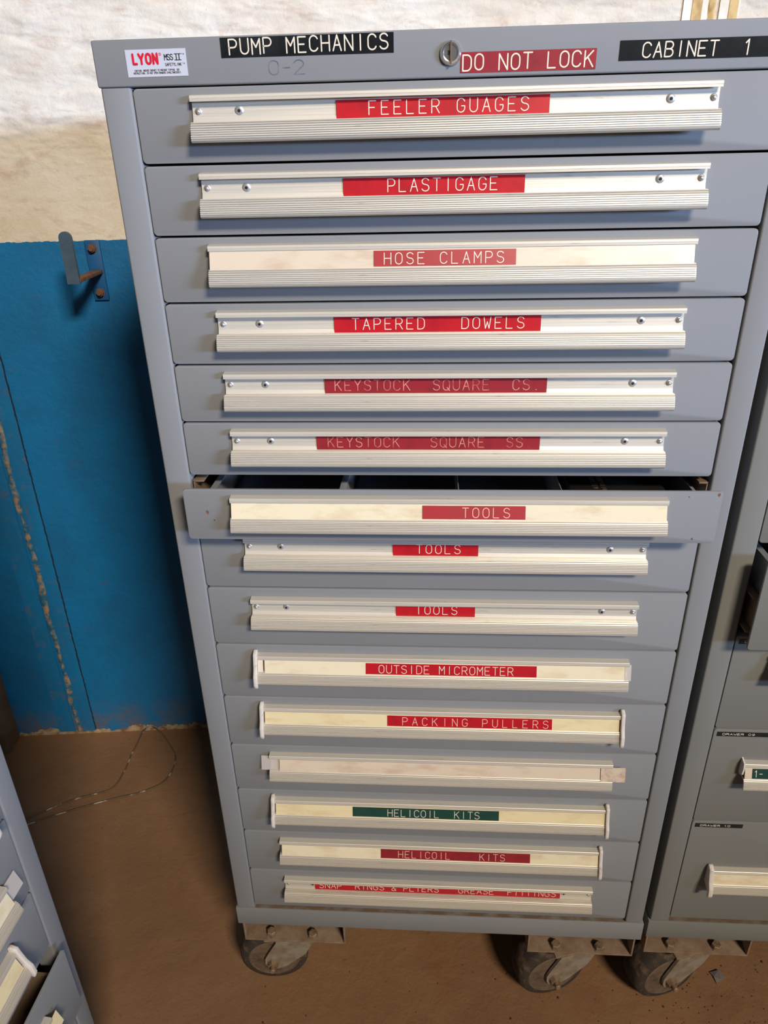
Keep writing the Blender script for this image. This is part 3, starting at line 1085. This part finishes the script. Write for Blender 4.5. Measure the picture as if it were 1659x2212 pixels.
# ================================================================== left cabinet, side on to the camera
AL = R(88.57)
lc = tag(empty('tool_cabinet', (-0.1766 - WID * math.cos(AL), -0.2262 - WID * math.sin(AL), 0), AL), 'grey cabinet cropped at the lower left corner, turned side-on with its drawers facing right', 'cabinet', 'drawer cabinets on casters')
carcass(lc, 'paint')
lt = [OT] + [OT - (OT - 0.795) * k / 6 for k in range(1, 7)] + [0.6546, 0.5374, 0.4043, 0.270]
for k in range(1, len(lt)):
    zt, zb = lt[k - 1], lt[k]
    zd = zt - 0.062
    nm = len(lt) - 1 - k        # 0 = bottom drawer
    if nm == 1:                 # open
        d = empty('drawer', (-0.002, -0.022, 0))
        d.parent = lc
        d['label'] = 'drawer pulled open near the bottom'
        frame_front('drawer_front', zb, zt, d, 'paint', th=0.0035)
        tray(d, 0.052, 0.710, YF + 0.0035, YF + 0.58, zb + 0.004, zt - 0.030, 'slide')
        zd = zt - 0.0285
    else:
        d = frame_front('drawer', zb, zt, lc, 'paint')
    x1 = 0.684
    if nm == 2:
        x1, zd = 0.6615, zt - 0.018
    if nm == 1:
        x1 = 0.657
    pull(d, x1 - 0.56, x1, zd, YF)
    card_on_pull(d, x1 - 0.558, x1 + (0.012 if nm == 1 else -0.003), 'card_yellow' if nm < 3 else 'card', zd, YF)
    if nm in (2, 4, 5):
        end_cap(d, x1, zd, YF, 0.006)
    if nm == 3:
        strip_on_pull(d, x1 - 0.004, x1 + 0.026, zd, YF + 0.006)
for xa, ya in ((.0045, .003), (.557, .003), (.0045, DEP - .125), (.557, DEP - .125)):
    channel(lc, xa, xa + 0.2, ya, ya + 0.122, CH, 0.2166, ((xa + .055, ya + .013), (xa + .138, ya + .013)))
    caster(lc, xa + 0.0895, ya + 0.054, CH, R(8))

# ================================================================== wall hook
hk = tag(empty('wall_hook', on_wall(-0.382, 1.338)), 'blue-painted steel wall hook with rusty arm bolted near the top of the blue paint', 'hook')
hk.rotation_euler = (0, 0, WROT)
mb = MB()
mb.box(-0.015, 0.017, -0.007, 0.0, -0.064, 0.064, 'hook_plate', 0.0015)
mb.build('back_plate', hk)
for zz in (0.047, -0.047):
    mb = MB()
    mb.lathe((0.001, -0.007, zz), (0, -1, 0), [(0, 0.0100), (0.002, 0.0100), (0.0021, 0.0082), (0.009, 0.0080), (0.010, 0.006), (0.014, 0.005)], 'rust', 8)
    mb.build('bolt', hk, 30)
mb = MB()
mb.box(-0.009, 0.014, -0.150, -0.006, -0.006, 0.002, 'rust', 0.0012)
mb.build('arm', hk)
mb = MB()
pts = [(0.0125, -0.008), (0.0125, 0.080)] + [(0.0125 * math.cos(R(t)), 0.080 + 0.0125 * math.sin(R(t))) for t in range(15, 180, 15)] + [(-0.0125, 0.080), (-0.0125, -0.008)]
mb.prism([(x + 0.000, z_) for x, z_ in pts], 'y', -0.154, -0.146, 'hook')
mb.build('upright', hk, 40)

# ================================================================== things on the floor
pts = [(-.740, .360), (-.654, .432), (-.585, .476), (-.508, .511), (-.496, .579), (-.499, .650), (-.485, .722), (-.457, .728), (-.395, .676), (-.362, .620), (-.368, .545), (-.420, .503), (-.483, .480), (-.580, .438), (-.651, .402), (-.740, .352)]
fine = []
for i in range(len(pts) - 1):
    p0, p1, p2, p3 = (Vector(pts[max(i - 1, 0)]), Vector(pts[i]), Vector(pts[i + 1]), Vector(pts[min(i + 2, len(pts) - 1)]))
    for k in range(8):
        t = k / 8
        q = 0.5 * ((2 * p1) + (p2 - p0) * t + (2 * p0 - 5 * p1 + 4 * p2 - p3) * t * t + (3 * p1 - p0 - 3 * p2 + p3) * t ** 3)
        fine.append((q.x, q.y, 0.0022 + (0.02 * math.exp(-((q.y - .73) / .04) ** 2) if q.y > .6 else 0)))
mb = MB()
mb.tube(fine, 0.0018, 'wire', 8)
tag(mb.build('wire_loop', None, 60), 'thin dusty wire lying in a loop on the floor by the blue wall', 'wire')

mb = MB()
fl = [(0.955, 0.078), (0.975, 0.082), (0.985, 0.070), (0.972, 0.062), (0.962, 0.056), (0.960, 0.068)]
mb.loops([[Vector((x, y, 0.0004)) for x, y in fl], [Vector((x, y, 0.0022 + 0.003 * (i % 2))) for i, (x, y) in enumerate(fl)]], 'flake')
tag(mb.build('metal_flake', None, 0), 'grey flake of metal on the floor right of the rightmost caster', 'scrap')

mb = MB()
for k in range(150):
    if k < 90:
        x, y = random.gauss(0.93, 0.09), random.gauss(0.02, 0.06)
    else:
        x, y = random.uniform(-0.1, 1.1), random.uniform(-0.10, 0.08)
    r = random.uniform(0.0006, 0.0017) * (1.8 if random.random() < 0.12 else 1)
    t = bmesh.new()
    bmesh.ops.create_icosphere(t, subdivisions=1, radius=r)
    for v in t.verts:
        v.co = Vector((x + v.co.x * random.uniform(.7, 1.4), y + v.co.y * random.uniform(.7, 1.3), max(0.0002, r * .5 + v.co.z * .7)))
    mb._merge(t, 'crumb')
tag(mb.build('floor_crumbs', None, 0), 'dark dirt crumbs scattered on the brown floor around the front casters', 'dirt', kind='stuff')
